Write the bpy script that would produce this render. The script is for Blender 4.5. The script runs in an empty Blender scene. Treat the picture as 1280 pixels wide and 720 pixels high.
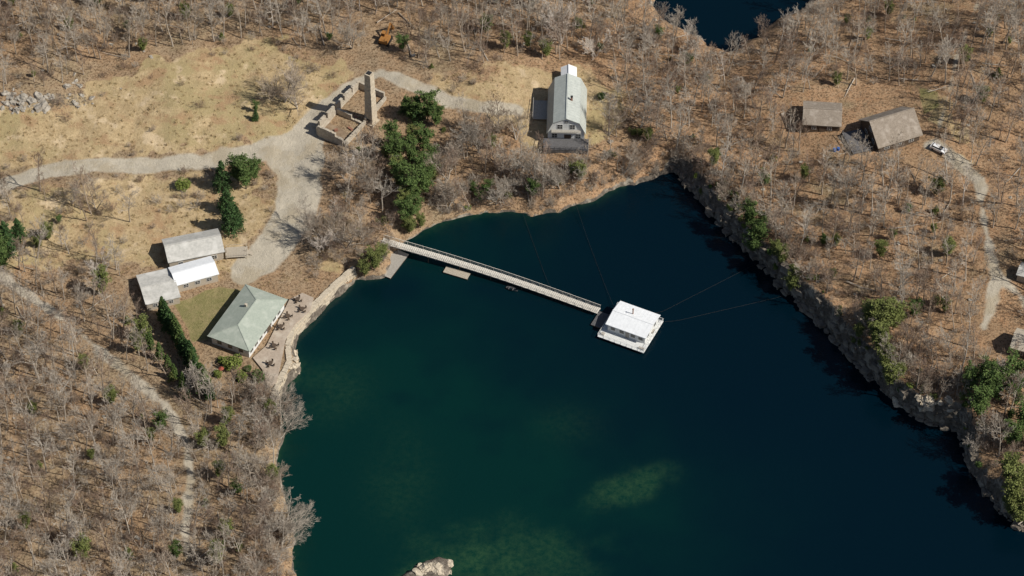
import bpy, bmesh, math, random
import numpy as np
from mathutils import Vector, Matrix
random.seed(7); np.random.seed(7)
R=math.radians
# ------------------------------------------------------------------ survey frame
DEP=R(47); DIST=800.0; FP=4000.0
cd,sd=math.cos(DEP),math.sin(DEP)
CAM=(0.0,-DIST*cd,DIST*sd)
def P(px,py,z=0.0):
    u=(px-640)/FP; v=(360-py)/FP
    dx,dy,dz=u,cd+v*sd,-sd+v*cd
    t=(CAM[2]-z)/(-dz)
    return (CAM[0]+t*dx,CAM[1]+t*dy)
def hsh(i,j,s):
    v=np.sin(i*127.1+j*311.7+s*74.7)*43758.5453
    return v-np.floor(v)
def vn(x,y,s=0):
    xi=np.floor(x);yi=np.floor(y);fx=x-xi;fy=y-yi
    fx=fx*fx*(3-2*fx);fy=fy*fy*(3-2*fy)
    a=hsh(xi,yi,s);b=hsh(xi+1,yi,s);c=hsh(xi,yi+1,s);d=hsh(xi+1,yi+1,s)
    return (a*(1-fx)+b*fx)*(1-fy)+(c*(1-fx)+d*fx)*fy
def fbm(x,y,o=4,s=0):
    r=0;a=.5
    for k in range(o):
        r=r+a*(vn(x*2**k,y*2**k,s+k)-.5)*2;a*=.5
    return r
def sm(a,b,x):
    t=np.clip((x-a)/(b-a),0,1);return t*t*(3-2*t)
def polysd(x,y,poly):   # positive inside
    d=np.full(x.shape,1e9);ins=np.zeros(x.shape,bool);n=len(poly)
    for i in range(n):
        ax,ay=poly[i];bx,by=poly[(i+1)%n]
        ex,ey=bx-ax,by-ay;L=ex*ex+ey*ey+1e-9
        t=np.clip(((x-ax)*ex+(y-ay)*ey)/L,0,1)
        d=np.minimum(d,(x-ax-t*ex)**2+(y-ay-t*ey)**2)
        if ay!=by:
            c=((ay>y)!=(by>y))&(x<(bx-ax)*(y-ay)/(by-ay)+ax)
            ins^=c
    d=np.sqrt(d);return np.where(ins,d,-d)
def linesd(x,y,pts):
    d=np.full(x.shape,1e9)
    for i in range(len(pts)-1):
        ax,ay=pts[i][:2];bx,by=pts[i+1][:2]
        ex,ey=bx-ax,by-ay;L=ex*ex+ey*ey+1e-9
        t=np.clip(((x-ax)*ex+(y-ay)*ey)/L,0,1)
        w=pts[i][2]*(1-t)+pts[i+1][2]*t
        d=np.minimum(d,np.hypot(x-ax-t*ex,y-ay-t*ey)-w)
    return -d
SHORE_PX=[(366,724),(362,690),(366,660),(354,620),(347,590),(352,560),(354,530),(350,505),(360,480),(374,464),(367,442),(372,420),(390,402),(408,383),(428,364),(444,349),(466,350),(482,346),(490,325),(502,302),(525,288),(550,274),(580,270),(610,264),(640,264),(665,270),(700,264),(718,254),(735,250),(760,238),(790,232),(815,226),(832,214),(845,210),(865,234),(890,267),(925,302),(950,328),(985,364),(1020,397),(1060,437),(1090,472),(1112,494),(1140,517),(1170,530),(1196,533),(1206,560),(1217,590),(1237,615),(1252,640),(1282,662),(1340,690),(1420,800),(1420,960),(300,960),(345,780)]
LAKE=[P(a,b) for a,b in SHORE_PX]
UPPER=[P(a,b) for a,b in [(818,-12),(818,8),(834,28),(856,40),(884,58),(908,68),(930,58),(955,42),(978,24),(1003,12),(1018,-5),(1060,-120),(780,-120)]]
TIP=[P(a,b) for a,b in [(498,722),(515,712),(532,702),(548,696),(562,700),(563,712),(556,730),(560,800),(500,800)]]
CP=[(20,250,6,6),(200,100,8,6),(0,50,11,6),(300,120,7,6),(480,60,8,6),(430,200,5,6),(330,260,4,6),(240,330,3.4,5),(310,400,3,2),(350,440,2.8,1.2),(410,350,2.8,1.2),(370,390,2.8,1),(450,330,2.8,5),(120,400,3.2,6),(50,600,4,6),(250,600,3,5),(330,520,3,4),(340,620,2.5,4),(330,700,2.5,4),(700,150,6,8),(650,220,4,9),(560,240,3.6,8),(780,190,5,6),(850,150,6,3),(880,62,2.5,3),(950,48,2.5,3),(820,15,3,4),(1010,10,3,4),(1000,100,9,3),(1100,180,10,2),(920,260,5.0,1.6),(980,330,5.8,1.5),(1100,350,8,1.5),(1070,420,6,1.4),(1250,450,9,2),(1150,480,6,1.8),(1250,300,10,3),(600,100,7.5,8),(1250,100,12,5),(1250,590,5,4),(1330,650,5,5),(530,720,1.2,1.5),(600,900,3,5)]
CPW=[(*P(a,b,h),h,w) for a,b,h,w in CP]
def hfull(x,y):
    x=np.asarray(x,float);y=np.asarray(y,float)
    sw=0;sh=0;s2=0
    for cx,cy,h,w in CPW:
        k=1/((x-cx)**2+(y-cy)**2+30)**1.6
        sw=sw+k;sh=sh+k*h;s2=s2+k*w
    H=sh/sw;W=s2/sw
    wob=fbm(x/7,y/7,3,5)*1.8+fbm(x/2,y/2,2,9)*.9
    sd1=polysd(x,y,LAKE);sd1=np.where(sd1>-14,sd1+wob*np.clip(W/3,.45,1),sd1)
    sd2=polysd(x,y,UPPER)+wob;sdt=polysd(x,y,TIP)+wob*.3
    lake=np.minimum(sd1,-sdt);d=-np.maximum(lake,sd2)   # + on land
    tip=sm(-3,0,sdt)
    H=H*(1-tip)+tip*1.3;W=W*(1-tip)+tip*1.6
    n=fbm(x/14,y/14,4,2)*np.clip(H-2.6,0.12,2.2)*.55+fbm(x/1.7,y/1.7,2,3)*.16
    land=(H+n)*(0.0+sm(-.2,1,d/W)**.8)
    h=np.where(d>-.2*W,land,0)+np.where(d<0,np.maximum(d*1.2,-7),0)-.05*(d<0)
    return h,d,W,H
def hz(x,y): return hfull(np.array([x]),np.array([y]))[0][0]
def G(px,py):
    z=5.0
    for _ in range(7):
        x,y=P(px,py,z);z=.5*z+.5*max(0,float(hz(x,y)))
    x,y=P(px,py,z);return x,y,float(hz(x,y))
def GP(l): return [G(*p)[:2] for p in l]
# ------------------------------------------------------------------ materials
def newmat(name):
    m=bpy.data.materials.new(name);m.use_nodes=True
    nt=m.node_tree;b=nt.nodes["Principled BSDF"];return m,nt,b
def N(nt,t,**k):
    n=nt.nodes.new(t)
    for a,v in k.items(): setattr(n,a,v)
    return n
def mix(nt,f,a,b,bt='MIX'):
    n=nt.nodes.new('ShaderNodeMix');n.data_type='RGBA';n.blend_type=bt
    for s,v in ((0,f),(6,a),(7,b)):
        if hasattr(v,'links') or hasattr(v,'is_output'): nt.links.new(v,n.inputs[s])
        elif isinstance(v,(int,float)): n.inputs[s].default_value=v
        else: n.inputs[s].default_value=(*v,1)
    return n.outputs[2]
def noise(nt,scale,detail=4,rough=.6,w=None,coord=None):
    n=N(nt,'ShaderNodeTexNoise');n.inputs['Scale'].default_value=scale;n.inputs['Detail'].default_value=detail;n.inputs['Roughness'].default_value=rough
    if coord is not None: nt.links.new(coord,n.inputs['Vector'])
    return n.outputs[0]
def ramp(nt,v,a,b):
    n=N(nt,'ShaderNodeMapRange');n.clamp=True
    nt.links.new(v,n.inputs[0]);n.inputs[1].default_value=a;n.inputs[2].default_value=b
    return n.outputs[0]
def simple(name,c1,c2=None,scale=1.0,rough=.8,metal=0,bump=0,spec=.3,c3=None,stretch=None):
    m,nt,b=newmat(name)
    tc=N(nt,'ShaderNodeTexCoord').outputs['Object']
    if stretch:
        mp=N(nt,'ShaderNodeMapping');mp.inputs['Scale'].default_value=stretch;nt.links.new(tc,mp.inputs[0]);tc=mp.outputs[0]
    c2=c2 or tuple(v*.75 for v in c1)
    f=ramp(nt,noise(nt,scale,5,.65,coord=tc),.33,.67)
    o=mix(nt,f,c1,c2)
    if c3: o=mix(nt,ramp(nt,noise(nt,scale*.23,3,.5,coord=tc),.5,.7),o,c3)
    nt.links.new(o,b.inputs['Base Color']);b.inputs['Roughness'].default_value=rough;b.inputs['Metallic'].default_value=metal
    b.inputs['Specular IOR Level'].default_value=spec
    if bump:
        bp=N(nt,'ShaderNodeBump');bp.inputs['Strength'].default_value=bump;bp.inputs['Distance'].default_value=.1
        nt.links.new(noise(nt,scale*2,4,coord=tc),bp.inputs['Height']);nt.links.new(bp.outputs[0],b.inputs['Normal'])
    return m
def treemat(name,cols,leaf=False):
    m,nt,b=newmat(name)
    oi=N(nt,'ShaderNodeObjectInfo').outputs['Random']
    o=mix(nt,oi,cols[0],cols[1])
    tc=N(nt,'ShaderNodeTexCoord').outputs['Object']
    o=mix(nt,ramp(nt,noise(nt,1.1 if leaf else .6,3,coord=tc),.35,.65),o,cols[2])
    nt.links.new(o,b.inputs['Base Color']);b.inputs['Roughness'].default_value=.85;b.inputs['Specular IOR Level'].default_value=.15
    return m
def groundmat():
    m,nt,b=newmat('terrain_ground')
    tc=N(nt,'ShaderNodeTexCoord').outputs['Object']
    def at(n): 
        a=N(nt,'ShaderNodeAttribute');a.attribute_name=n;return a.outputs['Fac']
    def edge(v,nz,lo=.4,hi=.6,k=.7):
        mm=N(nt,'ShaderNodeMath',operation='MULTIPLY_ADD');nt.links.new(nz,mm.inputs[0]);mm.inputs[1].default_value=k
        s=N(nt,'ShaderNodeMath',operation='ADD');nt.links.new(v,mm.inputs[2]);nt.links.new(mm.outputs[0],s.inputs[0]);s.inputs[1].default_value=-k/2
        return ramp(nt,s.outputs[0],lo,hi)
    nf=noise(nt,1.5,5,.8,coord=tc);nm=noise(nt,.33,5,.7,coord=tc);nl=noise(nt,.06,5,.65,coord=tc);nx=noise(nt,4.5,3,.8,coord=tc);ng=noise(nt,.14,4,.6,coord=tc)
    lw=mix(nt,ramp(nt,nm,.35,.65),(.365,.205,.108),(.42,.275,.165))
    lg=mix(nt,ramp(nt,nm,.35,.65),(.31,.21,.125),(.36,.27,.175))
    leaf=mix(nt,at('grey'),lw,lg)
    leaf=mix(nt,ramp(nt,nl,.46,.60),leaf,(.35,.225,.13))
    leaf=mix(nt,ramp(nt,nl,.44,.30),leaf,(.26,.20,.12))
    leaf=mix(nt,ramp(nt,nf,.485,.60),leaf,(.115,.072,.040))
    leaf=mix(nt,ramp(nt,nx,.56,.68),leaf,(.57,.45,.31))
    gr=mix(nt,ramp(nt,nm,.35,.62),(.54,.41,.24),(.41,.30,.165))
    gr=mix(nt,ramp(nt,nf,.50,.66),gr,(.26,.185,.095))
    gr=mix(nt,ramp(nt,nl,.48,.60),gr,(.37,.29,.15))
    gr=mix(nt,ramp(nt,ng,.54,.64),gr,(.36,.235,.13))
    gr=mix(nt,ramp(nt,ng,.42,.34),gr,(.57,.44,.28))
    gr=mix(nt,ramp(nt,nx,.57,.69),gr,(.64,.51,.33))
    lawn=mix(nt,ramp(nt,nf,.35,.65),(.17,.155,.06),(.25,.22,.10))
    lawn=mix(nt,ramp(nt,nm,.45,.65),lawn,(.30,.24,.12))
    grav=mix(nt,ramp(nt,nf,.35,.65),(.47,.42,.335),(.40,.35,.275))
    grav=mix(nt,ramp(nt,nm,.45,.7),grav,(.52,.46,.365))
    grav=mix(nt,ramp(nt,ng,.5,.62),grav,(.40,.34,.25))
    rock=mix(nt,ramp(nt,nf,.35,.65),(.21,.175,.14),(.065,.054,.043))
    rock=mix(nt,ramp(nt,nm,.50,.62),rock,(.34,.295,.235))
    o=mix(nt,edge(at('grass'),nm),leaf,gr)
    o=mix(nt,edge(at('lawn'),nf,k=.4),o,lawn)
    o=mix(nt,edge(at('rock'),nf,k=1.0),o,rock)
    o=mix(nt,edge(at('gravel'),nm,.3,.7,k=.7),o,grav)
    nt.links.new(o,b.inputs['Base Color']);b.inputs['Roughness'].default_value=.95;b.inputs['Specular IOR Level'].default_value=.1
    bp=N(nt,'ShaderNodeBump');bp.inputs['Strength'].default_value=.8;bp.inputs['Distance'].default_value=.45
    nt.links.new(nf,bp.inputs['Height']);nt.links.new(bp.outputs[0],b.inputs['Normal'])
    return m
M={}
M['ground']=groundmat()
M['white']=simple('white_paint',(.72,.72,.70),(.6,.6,.58),2,.6)
M['whiteroof']=simple('white_metal_roof',(.80,.81,.82),(.70,.71,.72),1.2,.5)
M['greyroof']=simple('weathered_roof',(.52,.50,.46),(.38,.37,.34),1.5,.8,c3=(.60,.58,.54))
M['greenroof']=simple('pale_green_shingle',(.36,.39,.33),(.29,.325,.275),2.5,.85,c3=(.40,.425,.365))
M['metalroof']=simple('standing_seam_roof',(.48,.50,.46),(.39,.41,.38),.9,.5)
M['brownroof']=simple('brown_shingle',(.30,.25,.20),(.20,.165,.13),3,.9,c3=(.35,.30,.25))
M['siding']=simple('beige_siding',(.46,.40,.32),(.38,.33,.26),2,.8)
M['darkwood']=simple('dark_wood_siding',(.12,.085,.06),(.07,.05,.035),3,.85)
M['deckwood']=simple('grey_deck_wood',(.44,.41,.36),(.32,.29,.25),3,.85)
M['darkdeck']=simple('weathered_dark_deck',(.14,.135,.14),(.085,.082,.08),3,.85)
M['bridgewood']=simple('bridge_wood',(.66,.62,.55),(.50,.46,.40),2,.85)
M['glass']=simple('window_glass',(.02,.025,.03),(.03,.035,.04),1,.08,spec=.6)
M['trim']=simple('window_trim',(.7,.69,.66),None,2,.6)
M['stone']=simple('rubble_stone',(.50,.44,.35),(.32,.27,.21),2.2,.95,bump=.8,c3=(.56,.50,.41))
M['palestone']=simple('pale_granite',(.58,.50,.385),(.40,.335,.25),1.6,.95,bump=.8)
M['rock']=simple('granite_rock',(.44,.40,.34),(.22,.19,.155),1.1,.95,bump=.8)
M['darkrock']=simple('dark_quarry_rock',(.23,.195,.155),(.085,.07,.056),.9,.95,bump=.8,c3=(.34,.30,.245))
M['earth']=simple('trampled_earth',(.26,.19,.125),(.18,.125,.08),1.3,.95,c3=(.33,.25,.17))
M['patio']=simple('patio_paving',(.43,.35,.275),(.33,.265,.205),1.8,.9,c3=(.48,.41,.33))
M['brick']=simple('red_brick',(.22,.10,.07),(.30,.15,.10),4,.9)
M['metal']=simple('dark_metal',(.05,.05,.05),None,3,.5,metal=.4)
M['rust']=simple('rusty_steel',(.30,.12,.05),(.15,.07,.04),3,.8)
M['yellow']=simple('excavator_orange',(.38,.18,.05),(.25,.11,.03),2,.7)
M['red']=simple('faded_red_fabric',(.33,.08,.05),None,2,.8)
M['blue']=simple('blue_tarp',(.05,.12,.35),None,2,.7)
M['carwhite']=simple('car_white_paint',(.78,.78,.78),(.74,.74,.74),1,.25,spec=.5)
M['rubber']=simple('tyre_rubber',(.02,.02,.02),None,3,.9)
M['straw']=treemat('dry_grass_blades',[(.56,.43,.26),(.42,.32,.17),(.36,.27,.14)])
M['barkgrey']=treemat('bark_grey',[(.40,.35,.29),(.25,.205,.16),(.49,.43,.36)])
M['barktan']=treemat('bark_tan',[(.36,.285,.215),(.23,.175,.13),(.44,.365,.29)])
M['barkred']=treemat('twigs_red_brown',[(.27,.19,.14),(.32,.24,.185),(.21,.145,.105)])
M['barkbirch']=treemat('bark_birch',[(.70,.65,.58),(.54,.48,.42),(.50,.42,.35)])
M['barkdark']=treemat('bark_dark',[(.12,.09,.065),(.16,.12,.09),(.10,.08,.06)])
M['pine']=treemat('pine_needles',[(.070,.115,.034),(.052,.09,.026),(.115,.16,.048)],True)
M['spruce']=treemat('spruce_needles',[(.042,.085,.028),(.03,.065,.022),(.07,.12,.04)],True)
M['lime']=treemat('spring_leaves',[(.16,.20,.045),(.13,.175,.04),(.21,.24,.065)],True)
M['olive']=treemat('olive_needles',[(.13,.155,.045),(.10,.125,.038),(.185,.20,.065)],True)
# ------------------------------------------------------------------ mesh helpers
class MB:
    def __init__(s): s.v=[];s.f=[];s.m=[]
    def add(s,vs,fs,mi=0):
        o=len(s.v);s.v+=[tuple(v) for v in vs];s.f+=[tuple(i+o for i in f) for f in fs];s.m+=[mi]*len(fs)
    def box(s,c,d,mi=0,rz=0,M4=None,taper=1):
        x,y,z=d[0]/2,d[1]/2,d[2]/2;vs=[]
        for sz in(-1,1):
            k=taper if sz>0 else 1
            for a,b in((-1,-1),(1,-1),(1,1),(-1,1)): vs.append(Vector((a*x*k,b*y*k,sz*z)))
        mat=M4 or Matrix.Rotation(rz,4,'Z')
        vs=[mat@v+Vector(c) for v in vs]
        s.add(vs,[(3,2,1,0),(4,5,6,7),(0,1,5,4),(1,2,6,5),(2,3,7,6),(3,0,4,7)],mi)
    def beam(s,a,b,w,h,mi=0):
        a=Vector(a);b=Vector(b);d=b-a;L=d.length
        q=d.to_track_quat('X','Z').to_matrix().to_4x4()
        s.box((a+b)/2,(L,w,h),mi,M4=q)
    def tube(s,pts,rs,n=6,mi=0,cap=False):
        pts=[Vector(p) for p in pts];o=len(s.v);k=len(pts)
        for i,p in enumerate(pts):
            d=(pts[min(i+1,k-1)]-pts[max(i-1,0)])
            if d.length<1e-6:d=Vector((0,0,1))
            d.normalize();a=d.cross(Vector((.31,.83,.17)));
            if a.length<.1:a=d.cross(Vector((1,0,0)))
            a.normalize();b=d.cross(a)
            for j in range(n):
                t=2*math.pi*j/n;s.v.append(tuple(p+(a*math.cos(t)+b*math.sin(t))*rs[i]))
        for i in range(k-1):
            for j in range(n):
                s.f.append((o+i*n+j,o+i*n+(j+1)%n,o+(i+1)*n+(j+1)%n,o+(i+1)*n+j));s.m.append(mi)
        if cap:
            s.f.append(tuple(o+j for j in range(n))[::-1]);s.m.append(mi)
            s.f.append(tuple(o+(k-1)*n+j for j in range(n)));s.m.append(mi)
    def obj(s,name,mats,parent=None,loc=(0,0,0),rz=0,link=True,smooth=False):
        me=bpy.data.meshes.new(name);me.from_pydata(s.v,[],s.f)
        for m in mats: me.materials.append(M[m] if isinstance(m,str) else m)
        me.polygons.foreach_set('material_index',s.m)
        if smooth: me.polygons.foreach_set('use_smooth',[True]*len(s.f))
        me.update();o=bpy.data.objects.new(name,me)
        if link: bpy.context.scene.collection.objects.link(o)
        o.location=loc;o.rotation_euler=(0,0,rz)
        if parent:o.parent=parent
        return o
def empty(name,loc,rz=0):
    e=bpy.data.objects.new(name,None);bpy.context.scene.collection.objects.link(e)
    e.location=loc;e.rotation_euler=(0,0,rz);return e
# ------------------------------------------------------------------ terrain
def axis(lo,hi,st,far):
    a=list(np.arange(lo,hi,st));s=st;v=lo;L=[]
    while v>-far: s*=1.25;v-=s;L.append(v)
    s=st;v=a[-1];U=[]
    while v<far: s*=1.25;v+=s;U.append(v)
    return np.array(L[::-1]+a+U)
xs=axis(-152,152,.6,1500);ys=axis(-106,136,.6,1500)
X,Y=np.meshgrid(xs,ys);nx,ny=len(xs),len(ys)
Xf,Yf=X.ravel(),Y.ravel()
Z,Dd,Ww,Hh=hfull(Xf,Yf)
ROADS=[[(-60,250,2.6),(0,232,2.6),(60,214,2.6),(120,206,2.5),(200,206,2.5),(260,201,2.6),(330,188,3.1),(375,172,3.2),(395,145,2.4),(430,112,1.9),(475,92,1.6),(515,106,1.8),(560,127,1.8),(600,134,1.9),(645,138,2)],
 [(350,190,4),(368,225,4.4),(368,260,4),(350,290,3.8),(330,320,3.6),(305,345,3)],
 [(-60,320,1.0),(0,345,1.1),(60,385,.9),(110,425,1.0),(160,468,1.5),(205,505,1.7),(232,550,1.2),(238,600,1.0),(232,660,.7),(236,720,.6)],
 [(1168,180,2.3),(1195,200,2.1),(1222,225,1.6),(1230,270,1.0),(1236,310,1.1),(1246,345,1.6),(1238,385,1.3),(1230,410,.9)],
 [(1246,345,1.3),(1270,365,1.3),(1310,395,1.4)],[(1168,180,.6),(1185,120,.4),(1200,60,.3),(1230,-20,.3)]]
ROADW=[[(*G(a,b)[:2],w) for a,b,w in r] for r in ROADS]
GRAVP=GP([(335,195),(385,165),(405,175),(402,240),(388,285),(345,340),(302,352),(290,335),(318,300),(346,262),(345,220)])
GR1=GP([(-60,225),(-60,140),(60,130),(130,100),(200,75),(330,55),(400,70),(435,95),(415,130),(380,175),(300,190),(150,200)])
GR2=GP([(545,95),(660,78),(770,90),(790,140),(745,190),(680,195),(620,165),(560,130)])
GR3=GP([(-60,245),(100,225),(200,215),(340,215),(345,290),(280,345),(330,360),(440,340),(400,300),(450,200),(430,260),(380,340),(320,350),(160,345),(-60,330)])
GR4=GP([(1130,100),(1185,105),(1230,180),(1200,200),(1150,140)])
LAWN=GP([(215,378),(275,358),(305,362),(265,425),(240,428)])
LAWN2=GP([(1140,105),(1178,110),(1180,135),(1150,150)])
def masks(x,y):
    nz=fbm(x/5,y/5,4,21)
    grav=np.full(x.shape,-99.)
    for i,r in enumerate(ROADW):
        v=linesd(x,y,r)
        if i>=2: v=v*.9-.15
        grav=np.maximum(grav,v)
    grav=np.maximum(grav,polysd(x,y,GRAVP))
    g=polysd(x,y,GR1);g2=np.maximum.reduce([polysd(x,y,q) for q in (GR2,GR3,GR4)])
    l=np.maximum(polysd(x,y,LAWN),polysd(x,y,LAWN2)-1)
    return grav,g,g2,l,nz
gv,gg,g2,ll,nz=masks(Xf,Yf)
a_grav=sm(-1.3,1.3,gv+nz*1.3)*.97;a_grass=np.maximum(sm(-5,5,gg+nz*9),.62*sm(-4,4,g2+nz*8));a_lawn=sm(-1.5,1.5,ll+nz)*.9
a_grey=sm(30,-40,Xf+fbm(Xf/25,Yf/25,3,77)*40)
gz=np.gradient(Z.reshape(ny,nx),axis=1)/np.gradient(X,axis=1);gy=np.gradient(Z.reshape(ny,nx),axis=0)/np.gradient(Y,axis=0)
slope=np.hypot(gz,gy).ravel()
a_rock=np.clip(sm(.8,1.7,slope)+ (Z<.25)*.6+.42*sm(6,1,Dd)*(Ww<2.2)*(Xf>10),0,1)
ROCKP=GP([(5,118),(60,112),(110,110),(120,130),(60,145),(5,140)])
a_rock=np.maximum(a_rock,.5*sm(-1,2,polysd(Xf,Yf,ROCKP)))
tipm=sm(-2,0,polysd(Xf,Yf,TIP));a_rock=np.maximum(a_rock,tipm*.8)
idx=np.arange(nx*ny).reshape(ny,nx)
quads=np.stack([idx[:-1,:-1],idx[:-1,1:],idx[1:,1:],idx[1:,:-1]],-1).reshape(-1,4)
def gridmesh(name,vx,vy,vz,q,attrs,mat,smooth=True):
    me=bpy.data.meshes.new(name);me.vertices.add(len(vx))
    me.vertices.foreach_set('co',np.stack([vx,vy,vz],-1).astype(np.float32).ravel())
    me.loops.add(q.size);me.loops.foreach_set('vertex_index',q.ravel().astype(np.int32))
    me.polygons.add(len(q));me.polygons.foreach_set('loop_start',np.arange(0,q.size,4,dtype=np.int32))
    me.polygons.foreach_set('loop_total',np.full(len(q),4,np.int32))
    if smooth: me.polygons.foreach_set('use_smooth',np.ones(len(q),bool))
    for k,v in attrs.items():
        a=me.attributes.new(k,'FLOAT','POINT');a.data.foreach_set('value',v.astype(np.float32))
    me.update(calc_edges=True);me.validate();me.materials.append(mat)
    o=bpy.data.objects.new(name,me);bpy.context.scene.collection.objects.link(o);return o
gridmesh('terrain',Xf,Yf,Z,quads,dict(gravel=a_grav,grass=a_grass,lawn=a_lawn,rock=a_rock,grey=a_grey),M['ground'])
rq=quads[(a_grav[quads].min(1)>.8)&(Dd[quads].min(1)>2)]
u,inv=np.unique(rq,return_inverse=True)
gridmesh('gravel_road',Xf[u],Yf[u],Z[u]+.03,inv.reshape(-1,4),dict(gravel=a_grav[u],grass=a_grass[u],lawn=a_lawn[u],rock=a_rock[u],grey=a_grey[u]),M['ground'])
# ------------------------------------------------------------------ water
wx=axis(-100,152,1.0,1500);wy=axis(-106,136,1.0,1500);WX,WY=np.meshgrid(wx,wy);wn,wm=len(wx),len(wy)
wxf,wyf=WX.ravel(),WY.ravel()
def blob(px,py,rx,ry,ang=0):
    x0,y0=P(px,py);c,s=math.cos(ang),math.sin(ang);dx,dy=wxf-x0,wyf-y0
    q=np.hypot((dx*c+dy*s)/rx,(-dx*s+dy*c)/ry);return np.exp(-q*q)
n1=fbm(wxf/9,wyf/9,5,31);n2=fbm(wxf/4,wyf/4,4,33);n3=fbm(wxf/14,wyf/14,4,37)
_,wd,_,_=hfull(wxf,wyf)
teal=blob(490,540,44,46)*.85+blob(420,640,30,42)*.8+blob(660,660,46,24)*.8+blob(560,300,26,14)*.4
teal=np.clip(teal*(1+.5*n1+.4*n3),0,1)
bl=blob(788,608,10,4.6,.45);bl=sm(.05,.95,bl+.35*n2*sm(0,.3,bl)+.3*n1*sm(0,.3,bl))
b3=blob(640,700,26,12);b3=sm(.2,1.1,b3+.5*n1*sm(0,.3,b3)+.25*n2*sm(0,.3,b3))
shal=bl*.5+b3*.36+blob(500,600,7,13)*.18*(1+n1)+blob(710,530,8,6)*.12+blob(410,490,9,8)*.22*(1+n1)
shal+=.35*np.exp(wd/1.2)*(wxf<30)*(1+n1)+blob(600,700,11,8)*.25*(1+1.2*n2)
shal=np.clip(shal,0,1)
wi=np.arange(wn*wm).reshape(wm,wn);wq=np.stack([wi[:-1,:-1],wi[:-1,1:],wi[1:,1:],wi[1:,:-1]],-1).reshape(-1,4)
mw,nt,b=newmat('quarry_water')
def at(nt,n):
    a=N(nt,'ShaderNodeAttribute');a.attribute_name=n;return a.outputs['Fac']
tc=N(nt,'ShaderNodeTexCoord').outputs['Object']
o=mix(nt,at(nt,'teal'),(.0004,.0068,.0132),(.0012,.0190,.0170))
o=mix(nt,at(nt,'shallow'),o,mix(nt,ramp(nt,noise(nt,.6,6,.75,coord=tc),.36,.66),(.004,.036,.021),(.036,.085,.036)))
nt.links.new(o,b.inputs['Base Color']);b.inputs['Roughness'].default_value=.1;b.inputs['IOR'].default_value=1.33;b.inputs['Specular IOR Level'].default_value=.36
bp=N(nt,'ShaderNodeBump');bp.inputs['Strength'].default_value=.35;bp.inputs['Distance'].default_value=.12
nt.links.new(noise(nt,1.3,4,.6,coord=tc),bp.inputs['Height']);nt.links.new(bp.outputs[0],b.inputs['Normal'])
gridmesh('quarry_lake_water',wxf,wyf,np.zeros(len(wxf)),wq,dict(teal=teal,shallow=shal),mw)
# ------------------------------------------------------------------ trees
srcs={}
def coll(name):
    c=bpy.data.collections.new(name);srcs[name]=c;return c
def rnd(a,b): return random.uniform(a,b)
def perp(d):
    a=Vector((rnd(-1,1),rnd(-1,1),rnd(-1,1)));a=a-d*a.dot(d)
    return a.normalized() if a.length>.05 else perp(d)
def bare(H,seed,spread=1.0,counts=(13,6,6),tw=.027,trunk=.19,lean=0.0,low=.35,stems=1):
    random.seed(seed);mb=MB()
    def limb(p,d,L,r,lev):
        k=[5,4,3,2][lev];pts=[p.copy()];rs=[r];dirs=[d]
        for i in range(k):
            d=(d+Vector((rnd(-1,1),rnd(-1,1),rnd(-.6,1)))*[.10,.22,.28,.3][lev]+Vector((0,0,.07*lev))).normalized()
            p=p+d*(L/k);pts.append(p.copy());rs.append(max(tw*.55,r*(1-.8*(i+1)/k)));dirs.append(d)
        mb.tube(pts,rs,[6,4,3,3][lev],0 if lev<2 else 1)
        if lev>=3:return
        n=counts[lev]
        for c in range(n):
            t=(low if lev==0 else .2)+(1-(low if lev==0 else .2))*((c+rnd(.1,.9))/n)
            f=min(t*k,k-.001);i=int(f);q=pts[i].lerp(pts[i+1],f-i)
            a=[R(rnd(35,65)),R(rnd(30,60)),R(rnd(25,60))][lev]
            dd=dirs[i+1];nd=(dd*math.cos(a)+perp(dd)*math.sin(a)).normalized()
            if lev==0: cl=H*.42*spread*(1.1-.65*t)*rnd(.7,1.15)
            else: cl=L*rnd(.35,.6)*(1.15-.5*t)
            limb(q,nd,cl,max(tw,(rs[i]*(1-(f-i))+rs[i+1]*(f-i))*.58),lev+1)
    for s in range(stems):
        a=rnd(0,6.28);l=.1 if stems==1 else .45
        limb(Vector((0,0,-.4)),Vector((math.cos(a)*l+lean,math.sin(a)*l,1)).normalized(),H*rnd(.85,1),trunk,0)
    return mb
def quad(mb,c,sz,mi,up=.3):
    n=Vector((rnd(-1,1),rnd(-1,1),rnd(-1,1)+up)).normalized();a=perp(n);b=n.cross(a)
    a*=sz*rnd(.6,1.2);b*=sz*rnd(.35,.8)
    mb.add([c-a-b*.5,c+a*.2-b,c+a+b*.4,c-a*.2+b],[(0,1,2,3)],mi)
def conifer(H,seed,rad=.26,nb=70,leaf=.24,per=26,narrow=1.0,droop=-.1,irr=.25):
    random.seed(seed);mb=MB()
    mb.tube([(0,0,-.4),(0.05,0,H*.5),(0,0,H)],[.16,.1,.02],6,0)
    for k in range(nb):
        t=(k+rnd(0,1))/nb;z=H*(.1+.9*t)
        L=H*rad*narrow*(1-t)**.8*rnd(1-irr,1+irr)+.15;a=k*2.4+rnd(-.4,.4)
        d=Vector((math.cos(a),math.sin(a),droop+.35*t)).normalized()
        p0=Vector((0,0,z));mb.tube([p0,p0+d*L],[.04,.01],3,0)
        m=int(per*(.35+L/(H*rad)))
        for j in range(m):
            s=rnd(.15,1.05)**.7
            c=p0+d*L*s+Vector((rnd(-1,1),rnd(-1,1),rnd(-.7,.7)))*L*.22
            quad(mb,c,leaf*rnd(.7,1.2),1,.6)
    return mb
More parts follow.
